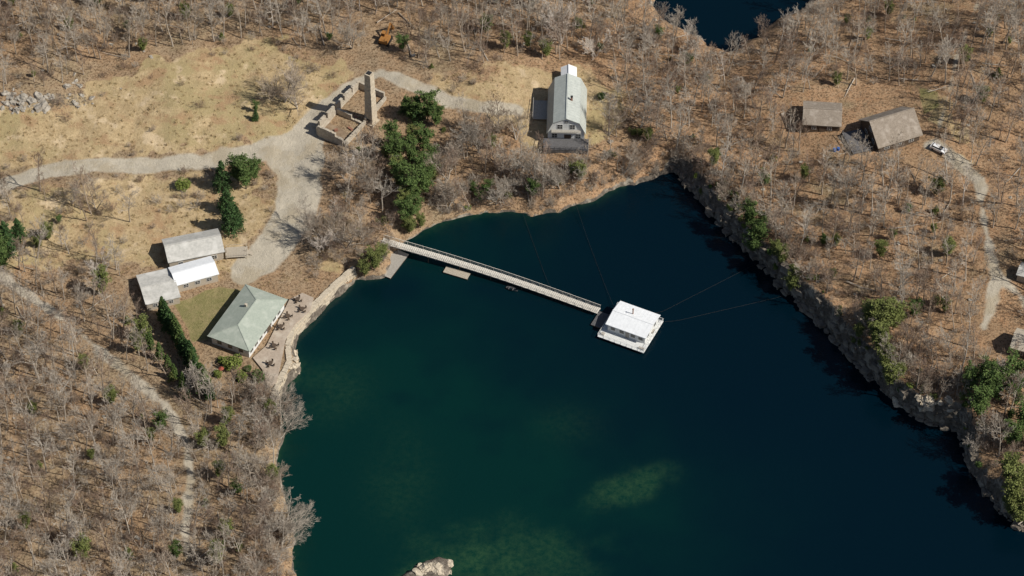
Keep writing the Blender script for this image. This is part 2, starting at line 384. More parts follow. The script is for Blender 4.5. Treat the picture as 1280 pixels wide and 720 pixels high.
def bigpine(H,seed):
    random.seed(seed);mb=MB()
    mb.tube([(0,0,-.4),(0.2,.1,H*.5),(0,0,H*.97)],[.2,.14,.03],6,0)
    for k in range(38):
        t=(k+rnd(0,1))/38;z=H*(.2+.78*t);L=H*.3*rnd(.45,1.15)*math.sin(math.pi*min(1,.25+.75*(1-t)))**.8
        a=rnd(0,6.28);d=Vector((math.cos(a),math.sin(a),.25)).normalized();p0=Vector((0,0,z))
        mb.tube([p0,p0+d*L],[.06,.02],3,0)
        for cl in range(4):
            c0=p0+d*L*(.4+.2*cl)+Vector((rnd(-.5,.5),rnd(-.5,.5),.1))
            for j in range(24):
                c=c0+Vector((random.gauss(0,.38),random.gauss(0,.38),random.gauss(0,.22)));quad(mb,c,.24,1,.8)
    return mb
def bush(rx,rz_,seed,n=900,leaf=.16):
    random.seed(seed);mb=MB()
    for s in range(7):
        a=rnd(0,6.28);mb.tube([(0,0,-.2),(math.cos(a)*rx*.4,math.sin(a)*rx*.4,rz_*1.2)],[.05,.015],3,0)
    lumps=[(Vector((rnd(-.55,.55)*rx,rnd(-.55,.55)*rx,rnd(.5,1.3)*rz_)),rnd(.4,.62)*rx) for _ in range(9)]
    for j in range(n):
        c,r=random.choice(lumps);d=Vector((rnd(-1,1),rnd(-1,1),rnd(-1,1))).normalized()*r*rnd(.6,1.05)
        q=c+d
        if q.z<.05:q.z=.1
        quad(mb,q,leaf,1,.7)
    return mb
def tuft(seed):
    random.seed(seed);mb=MB()
    for i in range(26):
        a=rnd(0,6.28);r=rnd(0,.5);b0=Vector((math.cos(a)*r,math.sin(a)*r,-.05));h_=rnd(.2,.55)
        tip=b0+Vector((rnd(-.3,.3),rnd(-.3,.3),h_));s_=perp(Vector((0,0,1)))*.06
        mb.add([b0-s_,b0+s_,tip],[(0,1,2)])
    return mb
def putsrc(cn,items):
    c=srcs.get(cn) or coll(cn)
    for i,(mb,mats,nm) in enumerate(items):
        o=mb.obj(nm,mats,link=False);c.objects.link(o)
    return c
VB=[]
for i in range(4): VB.append((bare(rnd(12,14.5),100+i,.9),['barkgrey','barkgrey'],'a_bare%d'%i))
for i in range(3): VB.append((bare(rnd(10,13.5),120+i,.85,(12,6,6)),['barktan','barkred'],'b_bare%d'%i))
VB.append((bare(15,140,.62,(12,5,6),low=.5),['barkgrey','barktan'],'c_bare0'))
VB.append((bare(12,150,.8,(14,6,5),tw=.03),['barkbirch','barkgrey'],'d_birch0'))
putsrc('src_bare',VB)
putsrc('src_under',[(bare(2.6,160+i,1.3,(6,4,4),tw=.017,trunk=.03,low=.15,stems=5),[['barktan','barkred','barkgrey'][i]]*2,'u%d'%i) for i in range(3)])
putsrc('src_thick',[(bare(6.5,170+i,1.25,(10,6,5),tw=.024,trunk=.09,low=.2,stems=3),[['barkgrey','barktan','barkgrey'][i],['barkgrey','barkred','barktan'][i]],'t%d'%i) for i in range(3)])
putsrc('src_tuft',[(tuft(180+i),['straw'],'g%d'%i) for i in range(3)])
PIN=[(bigpine(9,200),['barkdark','pine'],'p0'),(bigpine(8,201),['barkdark','olive'],'p1'),(conifer(7,202,.27),['barkdark','pine'],'p2'),(conifer(4.5,203,.34,45),['barkdark','olive'],'p3')]
def rockmesh(seed,blocky=True,tall=1):
    random.seed(seed);bm=bmesh.new();bmesh.ops.create_cube(bm,size=1.4) if blocky else bmesh.ops.create_icosphere(bm,subdivisions=2,radius=.8)
    if blocky: bmesh.ops.subdivide_edges(bm,edges=bm.edges[:],cuts=2,use_grid_fill=True)
    sx,sy,sz=rnd(.8,1.4),rnd(.6,1.1),rnd(.45,.8)*tall
    for v in bm.verts:
        v.co=Vector((v.co.x*sx,v.co.y*sy,v.co.z*sz))+Vector((rnd(-1,1),rnd(-1,1),rnd(-1,1)))*.16
    mb=MB();bm.verts.ensure_lookup_table();mb.add([v.co for v in bm.verts],[[v.index for v in f.verts] for f in bm.faces]);bm.free();return mb
putsrc('src_rock',[(rockmesh(300+i,i%2==0),['rock'],'r%d'%i) for i in range(5)])
putsrc('src_drock',[(rockmesh(320+i,i!=1,1.7),['darkrock'],'dr%d'%i) for i in range(5)])
putsrc('src_prock',[(rockmesh(310+i,i%2==0),['palestone'],'pr%d'%i) for i in range(4)])
putsrc('src_pine',PIN)
putsrc('src_bushes',[(bush(1,.7,330+i,500),['barkdark',m],'bs%d'%i) for i,m in enumerate(['lime','olive','pine'])])
def log(seed):
    random.seed(seed);mb=MB();mb.tube([(-3,0,.15),(0,rnd(-.4,.4),.2),(3,0,.3)],[.13,.10,.03],5)
    for i in range(6):
        x=rnd(0,3);mb.tube([(x,0,.2),(x+.8,rnd(-1.2,1.2),rnd(.2,.9))],[.04,.015],3)
    return mb
putsrc('src_log',[(log(340+i),['barkgrey'],'l%d'%i) for i in range(3)])
def scatter(name,pts,rot,scl,ids,c):
    me=bpy.data.meshes.new(name);me.from_pydata([tuple(p) for p in pts],[],[])
    a=me.attributes.new('rot','FLOAT_VECTOR','POINT');a.data.foreach_set('vector',np.array(rot,np.float32).ravel())
    a=me.attributes.new('scl','FLOAT','POINT');a.data.foreach_set('value',np.array(scl,np.float32))
    a=me.attributes.new('vid','INT','POINT');a.data.foreach_set('value',np.array(ids,np.int32))
    o=bpy.data.objects.new(name,me);bpy.context.scene.collection.objects.link(o)
    ng=bpy.data.node_groups.new(name,'GeometryNodeTree')
    ng.interface.new_socket('Geometry',in_out='INPUT',socket_type='NodeSocketGeometry');ng.interface.new_socket('Geometry',in_out='OUTPUT',socket_type='NodeSocketGeometry')
    gi=ng.nodes.new('NodeGroupInput');go=ng.nodes.new('NodeGroupOutput')
    ip=ng.nodes.new('GeometryNodeInstanceOnPoints');ci=ng.nodes.new('GeometryNodeCollectionInfo')
    ci.inputs['Collection'].default_value=c;ci.inputs['Separate Children'].default_value=True;ci.inputs['Reset Children'].default_value=True
    def na(n,t):
        q=ng.nodes.new('GeometryNodeInputNamedAttribute');q.data_type=t;q.inputs[0].default_value=n
        return [s for s in q.outputs if s.enabled and s.name=='Attribute'][0]
    e=ng.nodes.new('FunctionNodeEulerToRotation')
    L=ng.links.new
    L(gi.outputs[0],ip.inputs['Points']);L(ci.outputs[0],ip.inputs['Instance']);ip.inputs['Pick Instance'].default_value=True
    L(na('vid','INT'),ip.inputs['Instance Index']);L(na('rot','FLOAT_VECTOR'),e.inputs[0]);L(e.outputs[0],ip.inputs['Rotation']);L(na('scl','FLOAT'),ip.inputs['Scale'])
    L(ip.outputs[0],go.inputs[0])
    md=o.modifiers.new('instances','NODES');md.node_group=ng
    return o
FOR=[([(-120,-120),(500,-120),(480,30),(440,60),(380,64),(330,48),(270,56),(200,68),(140,80),(100,98),(60,108),(0,118),(-120,125)],1.0),
 ([(500,-120),(830,-120),(815,10),(830,40),(870,66),(880,110),(800,95),(740,85),(640,75),(560,85),(520,80),(480,60),(480,30)],.95),
 ([(825,60),(905,76),(960,60),(1012,28),(1040,-120),(1450,-120),(1450,760),(1290,660),(1220,560),(1190,510),(1120,470),(1000,355),(930,275),(850,195),(790,190),(770,110)],.74),
 ([(430,250),(440,190),(480,150),(560,152),(620,165),(680,198),(740,195),(780,130),(850,190),(800,222),(740,238),(640,256),(560,262),(500,288),(480,318),(440,326),(405,310)],.55),
 ([(-120,350),(60,350),(150,385),(190,450),(255,505),(325,490),(345,560),(350,720),(335,900),(-120,900)],1.0),
 ([(-120,240),(60,240),(140,245),(190,260),(190,310),(150,345),(-120,345)],.34)]
FORW=[(GP(p),d) for p,d in FOR]
EXC=[GP(p) for p in [[(1040,110),(1150,105),(1200,190),(1205,222),(1150,215),(1040,200),(985,165),(985,125)],[(1235,395),(1300,395),(1300,460),(1235,460)],
  [(385,190),(390,130),(440,85),(485,85),(485,165),(440,195)],[(640,70),(780,80),(770,130),(745,205),(660,205),(635,130)],[(462,30),(500,30),(500,70),(462,70)],
  [(495,105),(560,120),(560,170),(545,200),(548,290),(492,292),(480,190)],[(1205,190),(1250,210),(1260,330),(1262,400),(1215,420),(1212,300)]]]
random.seed(11);np.random.seed(11)
def cands(st,x0=-165,x1=165,y0=-115,y1=145):
    gx,gy=np.meshgrid(np.arange(x0,x1,st),np.arange(y0,y1,st))
    gx=gx.ravel()+np.random.uniform(-.48,.48,gx.size)*st;gy=gy.ravel()+np.random.uniform(-.48,.48,gy.size)*st
    return gx,gy
def density(x,y):
    d=np.zeros(x.shape)
    for p,k in FORW: d=np.maximum(d,k*sm(-2,1,polysd(x,y,p)))
    for i,e in enumerate(EXC): d=d*np.where(polysd(x,y,e)<0,1,[0,0,0,0,0,.12,.5][i])
    return d
def select(st,mult=1,road=1.2,shore=1.0,base=None):
    x,y=cands(st);h,dd,W,_=hfull(x,y);gv,gg,g2,ll,nz=masks(x,y)
    dn=(density(x,y) if base is None else base(x,y,gg,g2))*mult*(.82+.75*fbm(x/12,y/12,3,55)+.15)
    k=(np.random.rand(x.size)<dn)&(dd>shore)&(gv<-road)
    return x[k],y[k],h[k]
x,y,h=select(3.7,1,.8);nn=len(x);print('TREES',nn)
scatter('bare_tree_forest',list(zip(x,y,h)),[(rnd(-.08,.08),rnd(-.08,.08),rnd(0,6.28)) for _ in range(nn)],[rnd(.5,1.22) for _ in range(nn)],
  [random.choices(range(9),[3,3,3,3,3,3,3,2.5,.8])[0] for _ in range(nn)],srcs['src_bare'])
x,y,h=select(3.0,.5,.8,.5);nn=len(x)
scatter('undergrowth_brush',list(zip(x,y,h)),[(0,0,rnd(0,6.28)) for _ in range(nn)],[rnd(.4,1.2) for _ in range(nn)],[random.randrange(3) for _ in range(nn)],srcs['src_under'])
x,y,h=select(7,.55,1,1);nn=len(x)
scatter('fallen_logs',list(zip(x,y,h)),[(0,0,rnd(0,6.28)) for _ in range(nn)],[rnd(.5,1.4) for _ in range(nn)],[random.randrange(3) for _ in range(nn)],srcs['src_log'])
x,y,h=select(7,.55,1,1);nn=len(x)
scatter('forest_rocks',list(zip(x,y,h)),[(rnd(-.4,.4),rnd(-.4,.4),rnd(0,6.28)) for _ in range(nn)],[rnd(.2,.8)**1.3 for _ in range(nn)],[random.randrange(5) for _ in range(nn)],srcs['src_rock'])
x,y,h=select(8.5,.4,1,1);nn=len(x)
scatter('understory_evergreens',list(zip(x,y,h)),[(0,0,rnd(0,6.28)) for _ in range(nn)],[rnd(.25,.7) for _ in range(nn)],[random.choice([1,1,3,0]) for _ in range(nn)],srcs['src_pine'])
EXB=GP([(640,78),(775,85),(770,140),(745,205),(665,205),(640,140)])
def bgrass(x,y,g,g2): return sm(-3,2,np.maximum(g,g2))*.9*(polysd(x,y,EXB)<0)+.25*(polysd(x,y,EXB)>0)
x,y,h=select(1.25,.45,.3,.4,bgrass);nn=len(x);print('TUFT',nn)
scatter('dry_grass_tufts',list(zip(x,y,h)),[(0,0,rnd(0,6.28)) for _ in range(nn)],[rnd(.5,1.3) for _ in range(nn)],[random.randrange(3) for _ in range(nn)],srcs['src_tuft'])
def bclear(x,y,g,g2): return sm(-3,2,g2)*(polysd(x,y,EXB)<-2)*(x<10)*1.0+sm(6,1,g)*sm(-4,0,g)*.5+.06*sm(-3,2,g)
BLD=GP([(150,270),(330,270),(400,360),(350,480),(230,450),(140,370)])
def bclear2(x,y,g,g2): return bclear(x,y,g,g2)*(polysd(x,y,BLD)<0)*(polysd(x,y,EXC[2])<0)
x,y,h=select(2.8,.45,.6,.5,bclear2);nn=len(x);print('CLR',nn)
scatter('clearing_brush',list(zip(x,y,h)),[(0,0,rnd(0,6.28)) for _ in range(nn)],[rnd(.4,1.3) for _ in range(nn)],[random.randrange(3) for _ in range(nn)],srcs['src_under'])
# shoreline brush
BAND=GP([(310,500),(400,270),(450,220),(560,190),(700,200),(850,180),(1300,480),(1300,700),(1180,560),(820,260),(500,330),(440,330),(395,480),(395,760),(310,760)])
BLD2=GP([(300,350),(430,335),(450,350),(380,490),(300,490)])
def shoreband(x,y,g,g2):
    _,dd,_,_=hfull(x,y);return sm(.3,1.0,dd)*sm(11,5,dd)*(polysd(x,y,BAND)>0)*(polysd(x,y,BLD2)<0)*np.where(x>45,sm(1.2,2.6,dd)*.8,1)
x,y,h=select(1.8,.55,.3,.3,shoreband);nn=len(x);print('SH',nn)
scatter('shoreline_brush',list(zip(x,y,h)),[(rnd(-.2,.2),rnd(-.2,.2),rnd(0,6.28)) for _ in range(nn)],[rnd(.5,1.5) for _ in range(nn)],[random.randrange(3) for _ in range(nn)],srcs['src_under'])
x,y,h=select(3.2,.68,.6,.6,shoreband);x2,y2,h2=select(4.4,.55,.8,1,lambda a,b_,g,g2:(polysd(a,b_,FORW[3][0])>0)*1.0*(polysd(a,b_,EXB)<-1)*(polysd(a,b_,EXC[2])<0)*(polysd(a,b_,EXC[5])<0))
x=np.concatenate([x,x2]);y=np.concatenate([y,y2]);h=np.concatenate([h,h2]);nn=len(x);print('THICK',nn)
scatter('shoreline_thicket',list(zip(x,y,h)),[(rnd(-.25,.25),rnd(-.25,.25),rnd(0,6.28)) for _ in range(nn)],[rnd(.45,1.15) for _ in range(nn)],[random.randrange(3) for _ in range(nn)],srcs['src_thick'])
BAND2=GP([(860,190),(950,250),(1020,320),(1110,400),(1200,470),(1300,440),(1300,700),(1180,560),(960,380),(840,230)])
def b2(x,y,g,g2):
    _,dd,_,_=hfull(x,y);return sm(.0,.6,dd)*sm(6,2.5,dd)*(polysd(x,y,BAND2)>0)
x,y,h=select(2.0,.42,.3,.1,b2);nn=len(x)
scatter('cliff_edge_greenery',list(zip(x,y,h)),[(0,0,rnd(0,6.28)) for _ in range(nn)],[rnd(.4,1.2) for _ in range(nn)],[random.choice([0,1,1,2]) for _ in range(nn)],srcs['src_bushes'])
x,y,h=select(4.5,.24,.6,.5,lambda a,b_,g,g2:((polysd(a,b_,FORW[3][0])>0)|(polysd(a,b_,EXC[5])>0))*1.0*(polysd(a,b_,EXB)<-1)*(polysd(a,b_,EXC[2])<0));nn=len(x)
scatter('bank_greenery',list(zip(x,y,h)),[(0,0,rnd(0,6.28)) for _ in range(nn)],[rnd(.6,1.5) for _ in range(nn)],[random.choice([0,1,1,2]) for _ in range(nn)],srcs['src_bushes'])
# boulders
pts=[];sc=[]
def rocks(px,py,rx,ry,n,lo,hi):
    for _ in range(n):
        a,b_=random.gauss(0,.5),random.gauss(0,.5);x_,y_,z_=G(px+a*rx,py+b_*ry);pts.append((x_,y_,z_-.1));sc.append(lo+(hi-lo)*random.random()**2)
rocks(40,130,45,12,40,.5,1.8);rocks(95,125,30,12,14,.3,1.2);rocks(15,122,15,12,10,.5,1.6)
rocks(95,102,20,10,6,.6,1.6)
scatter('boulder_pile',pts,[(rnd(-.6,.6),rnd(-.6,.6),rnd(0,6.28)) for _ in pts],sc,[random.randrange(5) for _ in pts],srcs['src_rock'])
pts=[];sc=[];rt=[]
SH2=[(840,212),(865,234),(890,267),(925,302),(950,328),(985,364),(1020,397),(1060,437),(1090,472),(1112,494),(1140,517),(1170,530),(1196,533),(1206,560),(1217,590),(1237,615),(1252,640),(1282,662)]
for i in range(len(SH2)-1):
    a=P(*SH2[i]);b_=P(*SH2[i+1]);L=math.dist(a,b_);t=0
    nx_,ny_=-(b_[1]-a[1])/L,(b_[0]-a[0])/L;an=math.atan2(b_[1]-a[1],b_[0]-a[0])
    while t<L:
        for k in range(3):
            o_=rnd(-1.0,1.4);px_,py_=a[0]+(b_[0]-a[0])*t/L+nx_*o_,a[1]+(b_[1]-a[1])*t/L+ny_*o_
            zz=hz(px_,py_)
            pts.append((px_,py_,max(-.3,zz-rnd(.2,1.8))));sc.append(rnd(.5,1.5));rt.append((rnd(-.15,.15),rnd(-.15,.15),an+rnd(-.35,.35)))
        t+=rnd(1.0,2.8)
scatter('cliff_rocks',pts,rt,sc,[random.randrange(5) for _ in pts],srcs['src_drock'])
pts=[];sc=[]
rocks(367,452,9,16,26,.4,1.1);rocks(540,710,24,7,24,.5,1.5);rocks(1165,506,34,10,22,.6,1.9);rocks(342,690,10,30,12,.3,.8)
scatter('pale_shore_rocks',pts,[(rnd(-.3,.3),rnd(-.3,.3),rnd(0,6.28)) for _ in pts],sc,[random.randrange(4) for _ in pts],srcs['src_prock'])
# individual trees
def place(me,name,px,py,s=1,rx=0,ry=0):
    x_,y_,z_=G(px,py);o=bpy.data.objects.new(name,me);bpy.context.scene.collection.objects.link(o)
    o.location=(x_,y_,z_-.1);o.rotation_euler=(rx,ry,rnd(0,6.28) if not(rx or ry) else 0);o.scale=(s*rnd(.9,1.1),s*rnd(.9,1.1),s*rnd(.92,1.08));return o
def mesh_of(mb,mats,nm):
    o=mb.obj(nm,mats,link=False);return o.data
spr=[mesh_of(conifer(10,400+i,.26,90,.24,34),['barkdark','spruce'],'spruce_tree') for i in range(3)]
pin=[mesh_of(bigpine(10.5,410+i),['barkdark','pine'],'pine_tree') for i in range(3)]
oli=[mesh_of(bigpine(10,420+i),['barkdark','olive'],'pine_tree_pale') for i in range(2)]
arb=[mesh_of(conifer(7,430+i,.19,80,.2,34,1,.15,.15),['barkdark','spruce' if i else 'pine'],'arborvitae') for i in range(2)]
big=[mesh_of(bare(13,440+i,1.25,(15,8,8),tw=.028,trunk=.26,low=.22,stems=2),['barkgrey','barktan' if i else 'barkgrey'],'bare_tree') for i in range(3)]
bir=[mesh_of(bare(12,450+i,.9,(14,7,7),tw=.034,trunk=.19,low=.2,stems=3),['barkbirch','barkbirch'],'birch_tree') for i in range(2)]
bus=[mesh_of(bush(1.6,1.1,460+i,1500,.17),['barkdark',m],'round_shrub') for i,m in enumerate(['lime','pine'])]
for px,py,s in [(279,238,1.0),(290,290,1.1),(284,265,.9),(296,284,.8),(10,318,1.15),(24,300,.8),(522,150,.85),(507,142,.65),(320,150,.4)]: place(random.choice(spr),'spruce_tree',px,py,s)
for px,py,s in [(308,236,1.0),(298,228,.8),(318,226,.7),(4,336,.95),(535,150,.9),(546,158,.7),(516,152,.7),(518,252,1.1),(524,228,.9),(508,280,.85),(532,245,.9),(496,205,.9),(490,185,.8),(530,190,.85),(538,212,.8),(514,205,.8),(500,235,.8),(520,270,.7),(610,246,.5),(600,252,.4),(942,310,.85),(936,284,.75),(950,300,.65),(1222,522,1.1),(1242,502,1.1),(1264,484,1.05),(1268,508,.9),(1210,492,.8),(1232,482,.8),(1265,560,.85),(1280,540,.9),(320,140,.35)]: place(random.choice(pin),'pine_tree',px,py,s)
for px,py,s in [(1085,408,.85),(1100,415,1.0),(1116,412,.95),(1100,440,.9),(1112,482,.85),(1106,460,.75),(1094,428,.7),(975,335,.7),(990,358,.7),(968,325,.55),(1266,625,1.05),(1275,655,.9),(1258,600,.85),(1280,610,.85),(1262,645,.7),(1170,245,.65),(1005,225,.5),(1180,390,.5),(725,225,.6),(715,218,.4),(468,338,.75),(456,345,.55),(478,325,.55),(484,200,.65),(540,230,.7),(506,262,.7),(512,292,.6),(526,285,.5),(498,222,.7),(515,180,.6),(60,300,.55),(48,310,.4),(128,368,.8),(178,425,.75),(172,440,.6),(105,700,.75),(280,560,.7),(272,705,.75),(255,560,.6),(660,60,.5),(1110,20,.5)]: place(random.choice(oli),'pine_tree',px,py,s)
for i in range(13):
    t=i/12;place(random.choice(arb),'arborvitae_tree',204+58*t+rnd(-2,2),398+100*t+rnd(-2,2),rnd(.9,1.35))
    if i%2==0: place(random.choice(arb),'arborvitae_tree',182+54*t+rnd(-3,3),425+72*t,rnd(.6,.95))
for px,py,s in [(355,128,1.0),(372,135,.8),(340,122,.7),(430,222,.75),(405,300,.85),(385,300,.75),(432,310,.8),(455,300,.75),(640,225,.8),(600,190,.8),(670,225,.8),(700,235,.7),(120,262,.6),(90,255,.5),(560,225,.8),(620,255,.7),(780,215,.7),(440,60,.8),(760,170,.7),(800,160,.8),(470,240,.8),(625,165,.8),(645,175,.7)]: place(random.choice(big),'bare_tree',px,py,s)
for px,py,s in [(702,55,1.05),(700,40,.95),(432,216,.8),(745,70,.8),(400,310,.8),(130,345,.7),(820,60,.7),(860,62,.7),(80,690,.8)]: place(random.choice(bir),'birch_tree',px,py,s)
for px,py,s,ry in [(350,548,.75,.45),(354,668,.8,.7),(352,690,.7,.5),(345,520,.7,.4),(662,255,.6,.1),(560,262,.6,.2),(352,610,.5,.4)]: place(random.choice(big),'bare_tree',px,py,s,-.25,ry)
for px,py,s in [(290,458,1.5),(301,474,1.0),(272,470,.7),(230,235,1.2),(276,452,.6)]: place(bus[0],'round_shrub',px,py,s)
for px,py,s in [(323,474,1.2),(752,122,.75),(318,150,.6),(310,462,.7)]: place(bus[1],'round_shrub',px,py,s)
# ------------------------------------------------------------------ buildings
def frame(A,B,C,ze):
    g=G((A[0]+C[0])/2,(A[1]+C[1])/2+ze*3)[2]
    a=Vector(P(*A,g+ze));b_=Vector(P(*B,g+ze));c=Vector(P(*C,g+ze))
    ax=(b_-a);L=ax.length;ax/=L;per=Vector((-ax.y,ax.x));w=(c-b_).dot(per) if abs((c-b_).dot(per))>1 else (c-a).dot(per)
    cen=(a+b_)/2+per*w/2
    return cen.x,cen.y,g,math.atan2(ax.y,ax.x),L,abs(w)
def house(name,fr,prof_fn,mats=('siding','greyroof'),over=.4,wins=(),doors=(),chim=None,thick=.2,seams=0):
    cx,cy,g,yaw,L,W=fr;L-=2*over;W-=2*over
    e=empty(name,(cx,cy,g),yaw);prof=prof_fn(W)
    wl=MB();base=[(-W/2,-2)]+prof+[(W/2,-2)];n=len(base)
    vs=[(-L/2,p,q) for p,q in base]+[(L/2,p,q) for p,q in base]
    fs=[tuple(range(n))[::-1],tuple(range(n,2*n))]+[(0,1,n+1,n),(n-2,n-1,2*n-1,2*n-2)]
    wl.add(vs,fs);wl.obj('walls',[mats[0]],e)
    (y0,z0),(y1,z1)=prof[0],prof[1];s=(z1-z0)/(y1-y0);p2=[(y0-over,z0-s*over)]+prof[1:-1]
    (y0,z0),(y1,z1)=prof[-1],prof[-2];s=(z1-z0)/(y1-y0);p2.append((y0+over,z0+s*over))
    n=len(p2);rf=MB();X0=L/2+over
    vs=[(sx*X0,p,q+dz) for sx in(-1,1) for dz in(.015,thick) for p,q in p2]
    fs=[]
    for i in range(n-1):
        fs+=[(i,i+1,2*n+i+1,2*n+i),(n+i,3*n+i,3*n+i+1,n+i+1),(i,n+i,n+i+1,i+1),(2*n+i,2*n+i+1,3*n+i+1,3*n+i)]
    fs+=[(0,2*n,3*n,n),(n-1,2*n-1,4*n-1,3*n-1)]
    rf.add(vs,fs)
    for i in range(n-1):
        if seams:
            k=int(2*X0/seams)
            for j in range(1,k):
                xx=-X0+j*2*X0/k;a=(xx,p2[i][0],p2[i][1]+thick+.01);b_=(xx,p2[i+1][0],p2[i+1][1]+thick+.01);rf.beam(a,b_,.06,.06)
    if n>2:
        m=n//2;rf.beam((-X0-.02,p2[m][0],p2[m][1]+thick+.03),(X0+.02,p2[m][0],p2[m][1]+thick+.03),.35,.08)
    rf.obj('roof',[mats[1]],e)
    wm=MB()
    for side,u,zc,w,h_ in wins:
        def bx(off,t,ww,hh,mi):
            if side=='s': wm.box((u,-W/2-off,zc),(ww,t,hh),mi)
            if side=='n': wm.box((u,W/2+off,zc),(ww,t,hh),mi)
            if side=='e': wm.box((L/2+off,u,zc),(t,ww,hh),mi)
            if side=='w': wm.box((-L/2-off,u,zc),(t,ww,hh),mi)
        bx(.03,.08,w+.22,h_+.22,0);bx(.05,.08,w,h_,1);bx(.07,.08,.06,h_,0);bx(.072,.08,w,.05,0)
    if wins: wm.obj('windows',['trim','glass'],e)
    dm=MB()
    for side,u,w in doors:
        if side=='s': dm.box((u,-W/2-.03,1.05),(w,.1,2.1))
        if side=='n': dm.box((u,W/2+.03,1.05),(w,.1,2.1))
        if side=='e': dm.box((L/2+.03,u,1.05),(.1,w,2.1))
        if side=='w': dm.box((-L/2-.03,u,1.05),(.1,w,2.1))
    if doors: dm.obj('door',['darkwood'],e)
    if chim:
        cm=MB()
        for (x_,y_,zt,w) in chim:
            cm.box((x_,y_,zt-1),(w,w,2.4));cm.box((x_,y_,zt+.25),(w+.15,w+.15,.12),1)
        cm.obj('chimney',['brick','metal'],e)
    return e,L,W
gable=lambda he,hr:(lambda W:[(-W/2,he),(0,he+hr),(W/2,he)])
# hip roof bungalow
fr=frame((259,421),(307,356),(360,375),3.0)
cx,cy,g,yaw,L,W=fr;
a=Vector(P(259,421,g+3));b_=Vector(P(307,356,g+3));c_=Vector(P(360,375,g+3));d_=Vector(P(312,440,g+3));cen=(a+b_+c_+d_)/4
yaw=math.atan2((b_-a).y,(b_-a).x);L=((b_-a).length+(c_-d_).length)/2;W=((c_-b_).length+(a-d_).length)/2
e=empty('bungalow_house',(cen.x,cen.y,g),yaw)
mb=MB();mb.box((0,0,.5),(L-1.4,W-1.4,5));mb.obj('walls',['white'],e)
mb=MB();z0=3.01;zr=5.2;rl=L*.24
vs=[(-L/2,-W/2,z0),(L/2,-W/2,z0),(L/2,W/2,z0),(-L/2,W/2,z0),(-L/2,-W/2,z0+.2),(L/2,-W/2,z0+.2),(L/2,W/2,z0+.2),(-L/2,W/2,z0+.2),(-rl,0,zr),(rl,0,zr)]
mb.add(vs,[(3,2,1,0),(0,1,5,4),(1,2,6,5),(2,3,7,6),(3,0,4,7),(4,5,9,8),(6,7,8,9),(5,6,9),(7,4,8)])
for p,q in((4,8),(7,8),(5,9),(6,9),(8,9)): mb.beam(Vector(vs[p])+Vector((0,0,.03)),Vector(vs[q])+Vector((0,0,.03)),.25,.06)
mb.obj('roof',['greenroof'],e)
mb=MB()
for u_ in np.arange(-L/2+2,L/2-1.5,2.3):
    for s_ in(-1,1):
        mb.box((u_,s_*(W/2-.68),1.6),(1.5,.1,1.3),0);mb.box((u_,s_*(W/2-.65),1.6),(1.3,.1,1.1),1);mb.box((u_,s_*(W/2-.63),1.6),(.06,.1,1.1),0)
for v_ in(-3,0,3): mb.box((-L/2+.68,v_,1.6),(.1,1.4,1.3),0);mb.box((-L/2+.65,v_,1.6),(.1,1.2,1.1),1)
mb.obj('windows',['trim','glass'],e)
mb=MB();mb.box((1,-W/2+.64,1.05),(1.8,.12,2.1));mb.obj('door',['darkwood'],e)
mb=MB();mb.box((2,1.5,4.9),(.6,.6,1.2));mb.obj('chimney',['stone'],e)
# workshop: three joined volumes
house('workshop_house',frame((210,328),(281,314),(281,283),3.4),gable(3.2,1.7),('siding','greyroof'),.35,[('s',-4,1.7,1,1.1),('s',4.5,1.7,1.2,1.1),('e',-2,1.7,1.1,1.2),('e',2,1.7,1.1,1.2),('w',0,1.7,1,1.2)],[('s',0,1)],None)
house('workshop_annex',frame((220,357),(274,342),(268,318),2.9),gable(2.7,.9),('siding','whiteroof'),.3,[('s',-3,1.6,1.2,1),('s',0,1.6,1.2,1),('s',3,1.6,1.2,1),('e',0,1.6,1.2,1)],[],None)
house('storage_shed',frame((182,381),(226,371),(205,336),2.6),gable(2.4,.7),('siding','greyroof'),.3,[('s',-2,1.4,1,.9),('s',2,1.4,1,.9)],[('w',0,1)],None)
# gambrel house
gam=lambda W:[(-W/2,3.2),(-W*.36,6.3),(0,7.9),(W*.36,6.3),(W/2,3.2)]
xg,yg,gg_=G(708,178)
eg,Lg,Wg=house('gambrel_house',(xg+.2,yg+8.9,gg_,R(-90-2),17,10.2),gam,('white','metalroof'),.35,
  [('e',-3,1.7,1.3,1.4),('e',3.1,1.7,1.3,1.4),('e',-1.6,4.9,1.2,1.4),('e',1.6,4.9,1.2,1.4),('e',0,6.6,.8,.7),('n',-5,1.7,1.2,1.2),('n',0,1.7,1.2,1.2),('n',5,1.7,1.2,1.2),('s',-5,1.7,1.2,1.2),('s',0,1.7,1.2,1.2),('s',5,1.7,1.2,1.2),('w',0,2,1.2,1.2)],[('e',.4,1.8)],[(1,1.2,8.6,.5)],seams=.9)
mb=MB()
mb.box((Lg/2+2.2,0,.7),(4.2,Wg+2.2,.18))
for i in range(9): mb.box((Lg/2+4.2,-Wg/2-1+i*(Wg+2)/8,.6),(.12,.12,2.3))
mb.box((Lg/2+4.2,0,1.75),(.12,Wg+2.2,.08));mb.box((Lg/2+4.22,0,-.1),(.06,Wg+2.0,1.4))
for s_ in(-1,1): mb.box((Lg/2+2.15,s_*(Wg/2+1.05),1.75),(3.9,.08,.08))
for v_ in np.arange(-Wg/2-.9,Wg/2+.9,.3): mb.box((Lg/2+4.2,v_,1.25),(.04,.05,.95))
mb.obj('deck',['darkdeck'],eg)
mb=MB();mb.box((-2.5,-Wg/2-2.2,.45),(7,4,.2));
for i in range(5): mb.box((-6+i*1.75,-Wg/2-4.1,.9),(.1,.1,1.2))
